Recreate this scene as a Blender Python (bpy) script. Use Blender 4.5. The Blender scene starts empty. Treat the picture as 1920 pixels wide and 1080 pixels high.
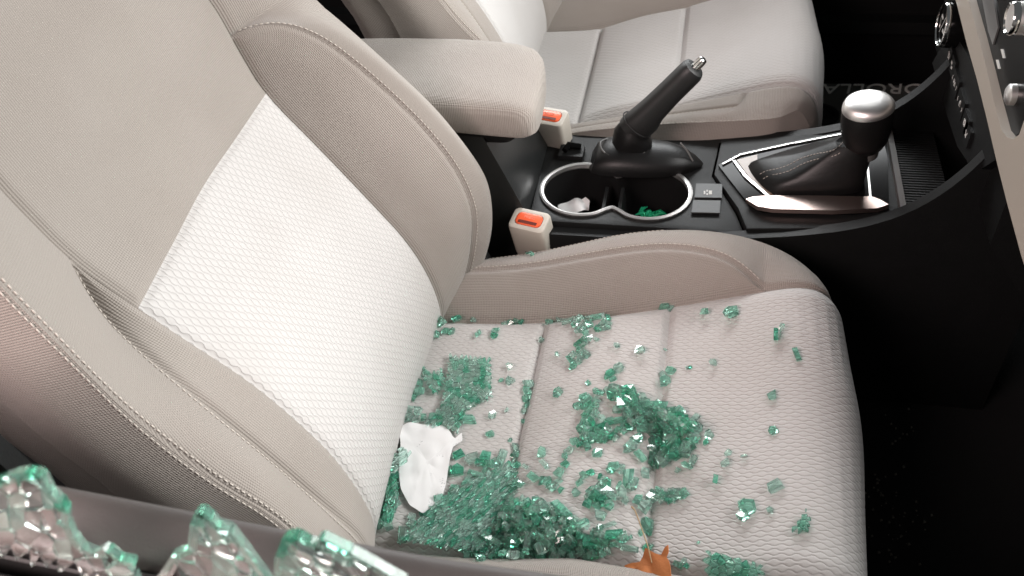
import bpy, bmesh, math, random
import numpy as np
from mathutils import Vector, Matrix
from mathutils.bvhtree import BVHTree

# ------------------------------------------------------------------ camera
SC = bpy.context.scene
COL = SC.collection
CAM = np.array([.3219, -.5444, .7545]); YAW, PIT, ROL, FPX = .2731, .7606, -.1151, 1673.67   # pixels of the 1920 x 1080 photo
def _rot(y, p, r):
    f = np.array([-math.sin(y)*math.cos(p), math.cos(y)*math.cos(p), -math.sin(p)])
    rt = np.cross(f, [0, 0, 1]); rt /= np.linalg.norm(rt); up = np.cross(rt, f)
    return np.array([math.cos(r)*rt+math.sin(r)*up, -math.sin(r)*rt+math.cos(r)*up, f])
MR = _rot(YAW, PIT, ROL)
cd = bpy.data.cameras.new('camera'); cam = bpy.data.objects.new('camera', cd); COL.objects.link(cam)
mw = Matrix.Identity(4)
for k in range(3):
    mw[k][0], mw[k][1], mw[k][2], mw[k][3] = MR[0][k], MR[1][k], -MR[2][k], CAM[k]
cam.matrix_world = mw
cd.sensor_width = 36; cd.lens = FPX/1920*36; cd.clip_start = .02; cd.clip_end = 50
cd.dof.use_dof = True; cd.dof.focus_distance = .88; cd.dof.aperture_fstop = 13
SC.camera = cam

# ------------------------------------------------------------------ light: the car's windows
W = bpy.data.worlds.new('World'); SC.world = W; W.use_nodes = True
W.node_tree.nodes['Background'].inputs[0].default_value = (.93, .97, 1, 1)
W.node_tree.nodes['Background'].inputs[1].default_value = .085
def area(name, loc, tgt, sx, sy, watt, col):
    l = bpy.data.lights.new(name, 'AREA'); l.shape = 'RECTANGLE'; l.size = sx; l.size_y = sy; l.energy = watt; l.color = col
    o = bpy.data.objects.new(name, l); COL.objects.link(o); o.location = loc
    o.rotation_euler = (Vector(tgt)-Vector(loc)).to_track_quat('-Z', 'Y').to_euler()
    l.spread = math.radians(120)
    return o
area('windscreen_light', (1.3, .30, .90), (.0, .10, .08), 1.3, .66, 21.5, (1, .99, .975))
area('passenger_window_light', (-.38, -.80, .95), (-.08, -.22, .28), .8, .5, 6.5, (1, .80, .78)).data.spread = math.radians(95)
area('driver_window_light', (.1, 1.5, .72), (.25, .4, .1), 1.2, .38, 12, (.97, .99, 1))
SC.view_settings.view_transform = 'Standard'; SC.view_settings.look = 'None'
SC.view_settings.exposure = .15; SC.view_settings.gamma = 1
cy = SC.cycles
cy.use_denoising = True; cy.max_bounces = 24; cy.transmission_bounces = 24; cy.glossy_bounces = 6; cy.diffuse_bounces = 4
cy.transparent_max_bounces = 12; cy.sample_clamp_indirect = 10; cy.blur_glossy = .6; cy.caustics_refractive = True; cy.caustics_reflective = True

R = random.Random(7)
# ------------------------------------------------------------------ pixels -> points
def ray(px, py):
    return MR.T @ np.array([(px-960)/FPX, (540-py)/FPX, 1.0])
def on(px, py, ax, val):
    d = ray(px, py); return CAM + d*(val-CAM[ax])/d[ax]
def onp(px, py, p0, n):
    d = ray(px, py); return CAM + d*(np.dot(np.array(p0)-CAM, n)/np.dot(d, n))
def Uy(px, py, y): return on(px, py, 1, y)
def depth(p): return float(MR[2] @ (np.array(p)-CAM))

# ------------------------------------------------------------------ object helpers
def empty(name, loc, label=None, cat=None, group=None):
    o = bpy.data.objects.new(name, None); COL.objects.link(o); o.location = loc; o.empty_display_size = .02
    tag(o, label, cat, group); return o
def tag(o, label=None, cat=None, group=None, kind=None):
    for k, v in (('label', label), ('category', cat), ('group', group), ('kind', kind)):
        if v: o[k] = v
    return o
def mk(name, V, Fc, mat, parent=None, smooth=True, uv=None):
    me = bpy.data.meshes.new(name)
    me.from_pydata([tuple(map(float, v)) for v in V], [], [tuple(f) for f in Fc]); me.update()
    if smooth: me.polygons.foreach_set('use_smooth', [True]*len(me.polygons))
    if uv is not None:
        ul = me.uv_layers.new(name='UVMap'); idx = np.empty(len(me.loops), int); me.loops.foreach_get('vertex_index', idx)
        ul.data.foreach_set('uv', np.asarray(uv, float)[idx].ravel())
    return link(name, me, mat, parent)
def link(name, me, mat, parent=None):
    if mat and not me.materials: me.materials.append(mat)
    o = bpy.data.objects.new(name, me); COL.objects.link(o)
    if parent is not None:
        o.parent = parent
        if parent.type == 'EMPTY': o.location = -Vector(parent.location)
    return o
def bmk(name, bm, mat, parent=None, smooth=True, bevel=0, seg=2, angle=.6):
    if bevel:
        es = [e for e in bm.edges if len(e.link_faces) == 2 and e.calc_face_angle(0) > angle]
        bmesh.ops.bevel(bm, geom=es, offset=bevel, segments=seg, profile=.6, affect='EDGES', clamp_overlap=True)
    bmesh.ops.recalc_face_normals(bm, faces=bm.faces)
    me = bpy.data.meshes.new(name); bm.to_mesh(me); bm.free()
    if smooth: me.polygons.foreach_set('use_smooth', [True]*len(me.polygons))
    o = link(name, me, mat, parent)
    if smooth: me.set_sharp_from_angle(angle=math.radians(40))
    return o
def hexa(bm, P):            # 8 corners: bottom ring 0-3, top ring 4-7
    v = [bm.verts.new(tuple(map(float, p))) for p in P]
    for f in ((0, 3, 2, 1), (4, 5, 6, 7), (0, 1, 5, 4), (1, 2, 6, 5), (2, 3, 7, 6), (3, 0, 4, 7)): bm.faces.new([v[i] for i in f])
def box(bm, x0, x1, y0, y1, z0, z1):
    hexa(bm, [(x0, y0, z0), (x1, y0, z0), (x1, y1, z0), (x0, y1, z0), (x0, y0, z1), (x1, y0, z1), (x1, y1, z1), (x0, y1, z1)])
def prism(bm, poly, n, t):  # polygon of 3D points extruded along n by t
    a = [bm.verts.new(tuple(map(float, p))) for p in poly]; b = [bm.verts.new(tuple(map(float, np.array(p)+np.array(n)*t))) for p in poly]
    bm.faces.new(a[::-1]); bm.faces.new(b); m = len(a)
    for i in range(m): bm.faces.new((a[i], a[(i+1) % m], b[(i+1) % m], b[i]))
def rings(bm, rr, caps=True):  # list of rings of points
    vs = [[bm.verts.new(tuple(map(float, p))) for p in r] for r in rr]; m = len(vs[0])
    for a, b in zip(vs, vs[1:]):
        for i in range(m): bm.faces.new((a[i], a[(i+1) % m], b[(i+1) % m], b[i]))
    if caps: bm.faces.new(vs[0][::-1]); bm.faces.new(vs[-1])
def tube(bm, pts, rad, m=8):
    pts = [np.array(p, float) for p in pts]; rr = []
    ref = np.array([.31, .2, .93])
    for i, p in enumerate(pts):
        t = pts[min(i+1, len(pts)-1)]-pts[max(i-1, 0)]; t /= np.linalg.norm(t)+1e-12
        a = np.cross(t, ref); a /= np.linalg.norm(a)+1e-12; b = np.cross(t, a); r = rad[i] if hasattr(rad, '__len__') else rad
        rr.append([p+r*(a*math.cos(6.28319*k/m)+b*math.sin(6.28319*k/m)) for k in range(m)])
    rings(bm, rr)
def chaikin(P, n=2):
    P = np.array(P, float)
    for _ in range(n):
        Q = [P[0]]
        for a, b in zip(P, P[1:]): Q += [.75*a+.25*b, .25*a+.75*b]
        Q.append(P[-1]); P = np.array(Q)
    return P
def resamp(P, n):
    P = np.array(P, float); s = np.r_[0, np.cumsum(np.linalg.norm(np.diff(P, axis=0), axis=1))]
    t = np.linspace(0, s[-1], n); return np.stack([np.interp(t, s, P[:, k]) for k in range(P.shape[1])], 1)

# ------------------------------------------------------------------ materials
def nodes(name):
    m = bpy.data.materials.new(name); m.use_nodes = True; return m, m.node_tree.nodes, m.node_tree.links, m.node_tree.nodes['Principled BSDF']
def mth(N, L, op, a, b=None):
    n = N.new('ShaderNodeMath'); n.operation = op
    for i, v in enumerate((a, b)):
        if v is None: continue
        if isinstance(v, (int, float)): n.inputs[i].default_value = v
        else: L.new(v, n.inputs[i])
    return n.outputs[0]
def mixc(N, L, fac, a, b):
    n = N.new('ShaderNodeMix'); n.data_type = 'RGBA'; L.new(fac, n.inputs[0])
    n.inputs[6].default_value = (*a, 1); n.inputs[7].default_value = (*b, 1); return n.outputs[2]
def noise(N, L, scale, det=3, co=None):
    n = N.new('ShaderNodeTexNoise'); n.inputs['Scale'].default_value = scale; n.inputs['Detail'].default_value = det
    if co is None:
        t = N.new('ShaderNodeTexCoord'); co = t.outputs['Object']
    L.new(co, n.inputs['Vector']); return n.outputs[0]
def plain(name, col, rough=.5, metal=0, spec=.5, nz=0, nscale=40, bump=0, bscale=300, coat=0, col2=None):
    m, N, L, B = nodes(name)
    B.inputs['Base Color'].default_value = (*col, 1); B.inputs['Roughness'].default_value = rough; B.inputs['Metallic'].default_value = metal
    B.inputs['Specular IOR Level'].default_value = spec; B.inputs['Coat Weight'].default_value = coat
    if nz or col2:
        c2 = col2 or tuple(c*(1-nz) for c in col)
        L.new(mixc(N, L, noise(N, L, nscale), col, c2), B.inputs['Base Color'])
    if bump:
        b = N.new('ShaderNodeBump'); b.inputs['Strength'].default_value = bump; b.inputs['Distance'].default_value = .001
        L.new(noise(N, L, bscale, 2), b.inputs['Height']); L.new(b.outputs[0], B.inputs['Normal'])
    return m
def fabric(name, col, col2, kind):
    m, N, L, B = nodes(name); B.inputs['Roughness'].default_value = .85; B.inputs['Specular IOR Level'].default_value = .2
    B.inputs['Sheen Weight'].default_value = .25; B.inputs['Sheen Roughness'].default_value = .4
    uvn = N.new('ShaderNodeUVMap'); sp = N.new('ShaderNodeSeparateXYZ'); L.new(uvn.outputs[0], sp.inputs[0]); U, Vv = sp.outputs[0], sp.outputs[1]
    if kind == 'lens':
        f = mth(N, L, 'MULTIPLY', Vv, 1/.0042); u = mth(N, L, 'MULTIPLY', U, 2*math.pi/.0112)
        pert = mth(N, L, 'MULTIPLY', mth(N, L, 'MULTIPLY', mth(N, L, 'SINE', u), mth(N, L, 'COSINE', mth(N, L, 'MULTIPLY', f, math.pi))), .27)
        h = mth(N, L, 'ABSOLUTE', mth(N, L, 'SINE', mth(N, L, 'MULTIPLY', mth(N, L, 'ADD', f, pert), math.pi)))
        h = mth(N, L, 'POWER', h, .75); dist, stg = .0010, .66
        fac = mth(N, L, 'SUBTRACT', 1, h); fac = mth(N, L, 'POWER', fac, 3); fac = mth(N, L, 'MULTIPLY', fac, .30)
        c1 = mixc(N, L, fac, col, tuple(c*.62 for c in col))  # shade in the weave grooves is mixed into the colour
    else:
        a = mth(N, L, 'SINE', mth(N, L, 'MULTIPLY', mth(N, L, 'ADD', U, Vv), 2*math.pi/.0040)); b = mth(N, L, 'SINE', mth(N, L, 'MULTIPLY', mth(N, L, 'SUBTRACT', U, Vv), 2*math.pi/.0040))
        h = mth(N, L, 'MULTIPLY', a, b); dist, stg = .0006, .7
        fac = mth(N, L, 'MULTIPLY', mth(N, L, 'ADD', h, 1), .12); c1 = mixc(N, L, fac, col, tuple(c*.6 for c in col))
    nz = noise(N, L, 9, 5); mx = N.new('ShaderNodeMix'); mx.data_type = 'RGBA'
    rp = N.new('ShaderNodeMapRange'); rp.inputs[1].default_value = .45; rp.inputs[2].default_value = .75; L.new(nz, rp.inputs[0])
    L.new(mth(N, L, 'MULTIPLY', rp.outputs[0], .5), mx.inputs[0]); L.new(c1, mx.inputs[6]); mx.inputs[7].default_value = (*col2, 1)
    L.new(mx.outputs[2], B.inputs['Base Color'])
    fine = noise(N, L, 1400, 2); hh = mth(N, L, 'ADD', h, mth(N, L, 'ADD', mth(N, L, 'MULTIPLY', fine, .25), mth(N, L, 'MULTIPLY', noise(N, L, 22, 2), 2.2 if kind != 'lens' else 1.0)))
    bp = N.new('ShaderNodeBump'); bp.inputs['Strength'].default_value = stg; bp.inputs['Distance'].default_value = dist
    L.new(hh, bp.inputs['Height']); L.new(bp.outputs[0], B.inputs['Normal'])
    return m
def glass(name, col, rough=0.0, tr=.90):
    m, N, L, B = nodes(name); B.inputs['Base Color'].default_value = (*col, 1); B.inputs['Roughness'].default_value = rough
    B.inputs['Transmission Weight'].default_value = tr; B.inputs['IOR'].default_value = 1.5; return m
M = dict(
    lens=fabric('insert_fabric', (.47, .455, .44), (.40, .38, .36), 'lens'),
    cloth=fabric('bolster_fabric', (.322, .290, .260), (.265, .233, .205), 'dots'),
    thread=plain('thread', (.50, .455, .405), .85),
    black=plain('black_plastic', (.009, .0095, .0095), .5, spec=.22, bump=.25, bscale=900, nz=.3),
    soft=plain('soft_black', (.006, .006, .006), .75, spec=.15),
    gloss=plain('gloss_black', (.004, .004, .004), .12, spec=.06),
    leather=plain('black_leather', (.007, .007, .007), .40, spec=.3, bump=.14, bscale=420),
    rubber=plain('rubber', (.008, .008, .008), .6),
    chrome=plain('chrome', (.8, .8, .78), .12, 1),
    satin=plain('satin_silver', (.86, .84, .82), .4, 1),
    rose=plain('satin_trim', (.66, .52, .47), .34, 1),
    beige=plain('beige_plastic', (.50, .46, .40), .5, bump=.1, bscale=800),
    orange=plain('orange_plastic', (.85, .13, .05), .35),
    print_w=plain('printed_marks', (.55, .55, .52), .6),
    carpet=plain('carpet', (.006, .006, .006), .95, bump=.8, bscale=700),
    mat=plain('rubber_mat', (.11, .112, .10), .6, bump=.3, bscale=500),
    paper=plain('white_paper', (.86, .86, .85), .8, bump=.1, bscale=120),
    skin=plain('door_paint', (.30, .22, .21), .25, coat=.6),
    trim=plain('door_trim', (.060, .053, .050), .55, bump=.2, bscale=900),
    glass=glass('green_glass', (.51, .91, .765), .01),
    glass2=glass('pale_green_glass', (.72, .96, .875), .01),
    glassd=glass('deep_green_glass', (.27, .78, .59), .01),
    clear=glass('clear_glass', (.86, .95, .91), .02, .97),
)
# ------------------------------------------------------------------ upholstery patches
def cr(P0, P1, P2, P3, t):
    return .5*((2*P1)+(-P0+P2)*t+(2*P0-5*P1+4*P2-P3)*t*t+(-P0+3*P1-3*P2+P3)*t**3)
def patch(rails, nu, nv, out, tuck=.004, w=.006, puff=0, edges='uv', tdir=None):
    G = np.array([resamp(r, nu) for r in rails])                      # K,nu,3
    K = len(G); Gx = np.concatenate([2*G[:1]-G[1:2], G, 2*G[-1:]-G[-2:-1]])
    rows = []
    for j in range(nv):
        s = j/(nv-1)*(K-1); k = min(int(s), K-2); t = s-k
        rows.append(cr(Gx[k], Gx[k+1], Gx[k+2], Gx[k+3], t))
    P = np.array(rows).transpose(1, 0, 2)                             # nu,nv,3
    du = np.gradient(P, axis=0); dv = np.gradient(P, axis=1); Nn = np.cross(du, dv); ln = np.linalg.norm(Nn, axis=2, keepdims=True)
    Nn = Nn/np.maximum(ln, 1e-12)
    if (Nn*np.array(out)).sum() < 0: Nn = -Nn
    su = np.r_[np.zeros((1, nv)), np.cumsum(np.linalg.norm(np.diff(P, axis=0), axis=2), axis=0)]
    sv = np.c_[np.zeros((nu, 1)), np.cumsum(np.linalg.norm(np.diff(P, axis=1), axis=2), axis=1)]
    d = np.zeros((nu, nv)); pf = np.zeros((nu, nv)); g = lambda x: np.exp(-(x/w)**2)
    for key, x in (('u', np.minimum(su, su[-1:]-su)), ('a', su), ('b', su[-1:]-su), ('v', np.minimum(sv, sv[:, -1:]-sv)), ('0', sv), ('1', sv[:, -1:]-sv)):
        if key in edges: d = np.minimum(d, -tuck*g(x))
    if puff:
        tu = su/np.maximum(su[-1:], 1e-9); e = np.clip(np.minimum(sv, sv[:, -1:]-sv)/.022, 0, 1); pf += puff*(4*tu*(1-tu))**.7*e*e*(3-2*e)
    td = np.array(out, float) if tdir is None else np.array(tdir, float); td = td/np.linalg.norm(td)
    Q = P+td*d[..., None]+Nn*pf[..., None]
    UV = np.stack([su.mean(1, keepdims=True)+0*su, sv], 2)
    UV[..., 1] += np.linspace(0, 0, nv)
    idx = np.arange(nu*nv).reshape(nu, nv)
    Fc = np.stack([idx[:-1, :-1], idx[1:, :-1], idx[1:, 1:], idx[:-1, 1:]], -1).reshape(-1, 4)
    return dict(P=Q, N=Nn, sv=sv, V=Q.reshape(-1, 3), F=Fc, UV=UV.reshape(-1, 2))
def put(name, pt, mat, parent): return mk(name, pt['V'], pt['F'].tolist(), mat, parent, True, pt['UV'])
def offs(pt, dist, end=False, lift=.0006):
    P, Nn, sv = pt['P'], pt['N'], pt['sv']; out = []
    for i in range(P.shape[0]):
        s = sv[i]; dd = s[-1]-dist if end else dist
        if s[-1] < dist*1.2: continue
        out.append([np.interp(dd, s, P[i, :, k])+lift*np.interp(dd, s, Nn[i, :, k]) for k in range(3)])
    return np.array(out)
def stitches(name, line, parent, pitch=.0052, ln=.0036, r=.00062, skew=0):
    r *= .85; L = np.linalg.norm(np.diff(line, axis=0), axis=1).sum(); n = max(2, int(L/pitch)); pts = resamp(line, n*4+1); V = []; Fc = []
    for i in range(n):
        c = pts[i*4+2]; t = pts[i*4+4]-pts[i*4]; t /= np.linalg.norm(t)+1e-12
        a = np.cross(t, [.2, .5, .84]); a /= np.linalg.norm(a); b = np.cross(t, a); t = t+a*R.uniform(-.12, .12)+skew*a
        for s, q in ((-.5, .35), (-.3, 1), (.3, 1), (.5, .35)):
            for k in range(6): V.append(c+t*s*ln+r*q*(a*math.cos(k*1.0472)+b*math.sin(k*1.0472)))
        o = i*24
        for s in range(3):
            for k in range(6): Fc.append((o+s*6+k, o+s*6+(k+1) % 6, o+s*6+6+(k+1) % 6, o+s*6+6+k))
        Fc.append([o+k for k in range(6)][::-1]); Fc.append([o+18+k for k in range(6)])
    return tag(mk(name, V, Fc, M['thread'], parent), kind='stuff')
mir = lambda P: np.array(P)*np.array([1, -1, 1])
def mid(P, Q, s=.5, add=(0, 0, 0)):
    n = 60; return resamp(P, n)*(1-s)+resamp(Q, n)*s+np.array(add)
def bulge(P, Q, add):       # midway rail, swelling between its ends only
    n = 60; return mid(P, Q)+np.outer(np.sin(np.linspace(0, math.pi, n))**.7, add)
def cutx(P, x0, x1):       # part of a rail between two x stations (first passage)
    P = resamp(P, 800); i0 = 0 if x0 is None else int(np.argmax(P[:, 0] >= x0)); i1 = len(P)-1 if x1 is None else int(np.argmax(P[:, 0] >= x1))
    return P[i0:i1+1]
def cutz(P, z0, z1):
    P = resamp(P, 800); i0 = 0 if z0 is None else int(np.argmax(P[:, 2] >= z0)); i1 = len(P)-1 if z1 is None else int(np.argmax(P[:, 2] >= z1))
    return P[i0:i1+1]

# ---- cushion rails (x forward, y to the driver's side, z up; z = 0 at the back of the cushion)
cA = chaikin([(-.09, .15, -.012), (-.02, .15, -.002), (.04, .15, .006), (.11, .15, .012), (.161, .15, .020), (.228, .15, .037), (.303, .15, .061), (.38, .15, .089),
              (.405, .15, .098), (.431, .151, .104), (.452, .153, .099), (.467, .155, .083), (.475, .156, .055), (.478, .156, .02), (.476, .155, -.04), (.462, .15, -.10)], 2)
cM = cA*np.array([1, 0, 1])+np.array([0, 0, -.003]); cM[:, 0] += np.clip((cA[:, 0]-.40)/.07, 0, 1)*.010
JX = .398
jA = cutx(cA, JX, JX+.001)[0]
cB = chaikin([(-.09, .195, .015), (-.01, .2, .035)]+[Uy(*p) for p in ((905, 505, .2), (1000, 497, .2), (1100, 478, .2), (1200, 462, .198), (1270, 460, .194), (1340, 470, .184), (1390, 495, .17))]+[jA], 2)
cBt = np.concatenate([cB, cutx(cA, JX, None)[1:]])
cC = chaikin([(-.09, .23, .00), (.02, .235, .018)]+[Uy(*p) for p in ((920, 485, .238), (1000, 475, .24), (1080, 458, .24), (1160, 440, .24), (1240, 431, .239), (1320, 431, .236), (1400, 444, .229), (1470, 470, .216), (1520, 505, .2), (1542, 536, .185))]
             + [(.472, .182, .03), (.472, .18, -.04), (.458, .175, -.10)], 2)
cBC = mid(cBt, cC, .55, (.0, .0, .004))
cD = mid(cC, cC, 0, (-.004, .016, -.045)); cE = mid(cC, cC, 0, (-.008, .012, -.125)); cE[:, 2] = np.minimum(cE[:, 2], -.05)
S1, S2 = .163, .302
# ---- backrest rails
def ext(P, pts): return np.concatenate([np.array(P), np.array(pts)])
bAf = chaikin(ext([(.02, .15, -.05)]+[Uy(*p, .15) for p in ((835, 598), (815, 530), (770, 455), (700, 380), (600, 275), (500, 175), (455, 100), (420, 35), (398, 0))], [(-.16, .14, .52), (-.19, .13, .64)]), 2)
bAn = chaikin(ext([(.02, -.15, -.05)]+[Uy(*p, -.145) for p in ((708, 1005), (700, 955), (640, 865), (575, 800), (475, 715), (350, 635), (247, 565), (135, 487), (35, 385), (0, 347))], [(-.17, -.14, .52), (-.19, -.13, .64)]), 2)
bM = mid(bAf, bAn, .5, (-.006, 0, 0))
ZS = .310
jf = Uy(432, 68, .15); jn = Uy(135, 488, -.147)
bBf = chaikin([(.02, .19, -.07)]+[Uy(*p) for p in ((846, 575, .185), (880, 510, .2), (893, 410, .2), (875, 350, .2), (840, 290, .2), (780, 220, .199), (700, 145, .196), (620, 80, .188), (560, 50, .178), (510, 43, .168), (465, 52, .157))]+[jf], 2)
bBft = np.concatenate([bBf, cutz(bAf, jf[2], None)[1:]])
bCf = chaikin(ext([(.0, .22, -.10), Uy(845, 585, .215)]+[Uy(*p) for p in ((880, 540, .225), (905, 500, .228), (921, 445, .23), (924, 400, .23), (918, 350, .23), (900, 310, .23), (860, 255, .23), (810, 195, .23), (740, 130, .229), (640, 40, .227), (590, 0, .225))], [(-.11, .22, .46), (-.15, .21, .56), (-.19, .19, .65)]), 2)
bDf = mid(bCf, bCf, 0, (-.055, .022, .0)); bEf = mid(bCf, bCf, 0, (-.14, .012, -.01))
bBn = chaikin([(.02, -.19, -.06), (.065, -.19, .03)]+[Uy(*p) for p in ((690, 1015, -.19), (600, 940, -.19), (480, 835, -.19), (360, 735, -.188), (250, 645, -.172), (200, 595, -.160), (165, 545, -.152))]+[jn], 2)
bBnt = np.concatenate([bBn, cutz(bAn, jn[2], None)[1:]])
bCn = chaikin(ext([(.0, -.23, -.09), (.05, -.235, .02), (.06, -.235, .11)]+[Uy(*p, -.235) for p in ((545, 985), (400, 900), (260, 790), (150, 680), (0, 530))], [(-.10, -.228, .50), (-.15, -.21, .58), (-.19, -.19, .65)]), 2)
bDn = chaikin(ext([(-.06, -.255, -.09), (-.03, -.258, .05)]+[Uy(*p, -.252) for p in ((210, 918), (120, 855), (0, 755))], [(-.155, -.245, .44), (-.20, -.225, .55), (-.24, -.2, .64)]), 2)
bEn = mid(bDn, bDn, 0, (-.06, .03, -.01))

def make_seat(name, label, cat, group, low=None, bdx=0, ndx=0):
    t = empty(name, (0.2, 0, -.12), label, cat, group)
    up = (0, 0, 1); fw = (1, 0, .3); CT = (0, 0, 1); BT = (.92, 0, .38)
    nose = lambda P: np.array(P)+np.stack([np.clip((np.array(P)[:, 0]-.33)/.1, 0, 1)*ndx, 0*np.array(P)[:, 0], 0*np.array(P)[:, 0]], 1)
    A, Mm, B, Bt, C, BC, D, E_ = [nose(q) for q in (cA, cM, cB, cBt, cC, cBC, cD, cE)]
    nA, nB, nBt, nC, nBC, nD, nE = [mir(q) for q in (A, B, Bt, C, BC, D, E_)]
    if low is None:             # the outboard seam of this cushion swings outwards to the front
        sw = lambda P: np.array(P)+np.stack([0*P[:, 0], -.03*np.clip((P[:, 0]-.24)/.14, 0, 1), 0*P[:, 0]], 1)
        nA, nB, nBt, nC, nBC, nD, nE = [sw(q) for q in (nA, nB, nBt, nC, nBC, nD, nE)]
        dn = lambda P, h: P-np.stack([0*P[:, 0], 0*P[:, 0], h*np.clip((P[:, 0]+.05)/.1, 0, 1)*np.clip((.39-P[:, 0])/.09, 0, 1)], 1)
        nB, nBt, nBC, nC, nD = dn(nB, .016), dn(nBt, .016), dn(nBC, .022), dn(nC, .028), dn(nD, .02)
    else:
        nC = nose(low); nB = mid(cutx(nA, None, JX), cutx(nC, None, JX), .55, (0, 0, .004)); nB = np.concatenate([nB[:-1], cutx(nA, JX, JX+.002)[:1]])
        nBt = np.concatenate([nB, cutx(nA, JX, None)[1:]]); nBC = mid(nBt, nC, .6, (0, 0, .003)); nD = mid(nC, nC, 0, (-.003, -.012, -.05)); nE = mid(nC, nC, 0, (-.005, -.008, -.13)); nE[:, 2] = np.minimum(nE[:, 2], -.05)
    body = patch([C, D, E_, mid(E_, nE, .5), nE, nD, nC], 160, 120, (0, 0, -1), edges='', tuck=0)
    cush = put('seat_cushion', body, M['cloth'], t); surf = [body]
    for x0, x1, nu in ((None, S1, 150), (S1, S2, 110), (S2, None, 200)):
        rl = [cutx(r, x0, x1) for r in (nA, mid(nA, Mm, .5), Mm, mid(Mm, A, .5), A)]
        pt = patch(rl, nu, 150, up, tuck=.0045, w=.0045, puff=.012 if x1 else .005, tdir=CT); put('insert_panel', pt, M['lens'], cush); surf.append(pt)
    for A_, B_, Bt_, BC_, C_, sg in ((A, B, Bt, BC, C, 1), (nA, nB, nBt, nBC, nC, -1)):
        Ac = cutx(A_, None, JX)
        lens = patch([Ac, bulge(Ac, B_, (0, -.004*sg, .004)), B_], 200, 40, (0, -.3*sg, 1), tuck=.0045, w=.0045, edges='v', tdir=CT)
        put('bolster_panel', lens, M['cloth'], cush)
        ob = patch([Bt_, BC_, C_], 240, 40, (0, .2*sg, 1), tuck=.0045, w=.0045, edges='0', tdir=CT); put('bolster_edge_panel', ob, M['cloth'], cush)
        ln = offs(ob, .0055)[int(240*.10):]; k = int(np.argmax(ln[:, 0] > JX-.004)); stitches('stitching', ln[:k], cush)
        ln = offs(ob, .001, True, .0004)[30:]; k = int(np.argmax(ln[:, 0] > (.29 if low is None or sg > 0 else .42))); stitches('stitching', ln[:k], cush, r=.0005)
        surf += [lens, ob]
    sh = np.array([bdx, 0, 0])
    Af, An, Bf, Bft, Cf, Df, Ef, Bn, Bnt, Cn, Dn, En, Mb = [np.array(q)+sh for q in (bAf, bAn, bBf, bBft, bCf, bDf, bEf, bBn, bBnt, bCn, bDn, bEn, bM)]
    shell = patch([Cf, Df, Ef, mid(Ef, En, .5, (-.02, 0, 0)), En, Dn], 160, 90, (-1, 0, 0), edges='', tuck=0)
    back = put('backrest', shell, M['cloth'], t)
    sideN = patch([Cn, mid(Cn, Dn, .5, (0, -.008, 0)), Dn], 160, 40, (0, -1, .2), edges='0', tuck=.003, w=.004, tdir=BT); put('side_panel', sideN, M['cloth'], back)
    rl = [An, mid(An, Mb, .5), Mb, mid(Mb, Af, .5), Af]
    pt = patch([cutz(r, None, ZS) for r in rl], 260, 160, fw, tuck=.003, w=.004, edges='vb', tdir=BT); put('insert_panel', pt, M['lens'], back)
    pt = patch([cutz(r, ZS, None) for r in rl], 160, 120, fw, tuck=.003, w=.004, edges='va', tdir=BT); put('upper_panel', pt, M['cloth'], back)
    for A_, B_, Bt_, C_, jz, sg in ((Af, Bf, Bft, Cf, jf[2], 1), (An, Bn, Bnt, Cn, jn[2], -1)):
        Ac = cutz(A_, None, jz)
        lens = patch([Ac, bulge(Ac, B_, (.006 if sg > 0 else .001, 0, .002 if sg > 0 else 0)), B_], 240, 50, (1, -.4*sg, .3), tuck=.003, w=.004, edges='v', tdir=BT); put('bolster_panel', lens, M['cloth'], back)
        ob = patch([Bt_, mid(Bt_, C_, .5, (.008 if sg > 0 else .004, 0, .002)), C_], 260, 40, (1, .3*sg, .3), tuck=.003, w=.004, edges='0' if sg > 0 else 'v', tdir=BT); put('bolster_edge_panel', ob, M['cloth'], back)
        ln = offs(ob, .0055)[30:]; k = int(np.argmax(ln[:, 2] > jz-.004)) if sg < 0 else int(np.argmax((ln[:, 2] > .3) & (ln[:, 0] < jf[0]+bdx+.004)))
        stitches('stitching', ln[:k] if k > 5 else ln, back)
        if sg < 0:
            stitches('stitching', offs(ob, .004, True)[30:], back, r=.0007)
            stitches('stitching', offs(sideN, .004)[20:], back, r=.0006)
    return t, surf
seat, CUSH = make_seat('passenger_seat', 'beige cloth passenger seat with grey insert, covered in broken green glass', 'car seat', 'front seats')

DOFF = np.array([-.02, .69, 0])     # the driver seat stands this far from the passenger seat
low = chaikin([(-.09, -.215, -.01), (.03, -.215, .0)]+[Uy(*p, .475)-DOFF for p in ((1050, 252), (1140, 241), (1250, 232), (1350, 228), (1430, 222))]+[Uy(1480, 212, .49)-DOFF-np.array([.02, 0, 0]), Uy(1502, 203, .50)-DOFF-np.array([.02, 0, 0]), (.470, -.18, .04), (.472, -.18, -.04), (.458, -.175, -.10)], 2)
dseat, _ = make_seat('driver_seat', 'clean beige driver seat with pale grey insert beyond the handbrake', 'car seat', 'front seats', low, .03, .02)
dseat.location = Vector(dseat.location)+Vector(DOFF)

# surface of the passenger cushion for things lying on it
_v = []; _f = []
for s in CUSH:
    o = len(_v); _v += [tuple(p) for p in s['V']]; _f += [tuple(int(i)+o for i in f) for f in s['F']]
BV = BVHTree.FromPolygons(_v, _f)
def hit(px, py):
    d = Vector(ray(px, py)).normalized(); h, n, i, ds = BV.ray_cast(Vector(CAM), d)
    if h is None: return None
    if n.dot(d) > 0: n = -n
    return h, n

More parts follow.
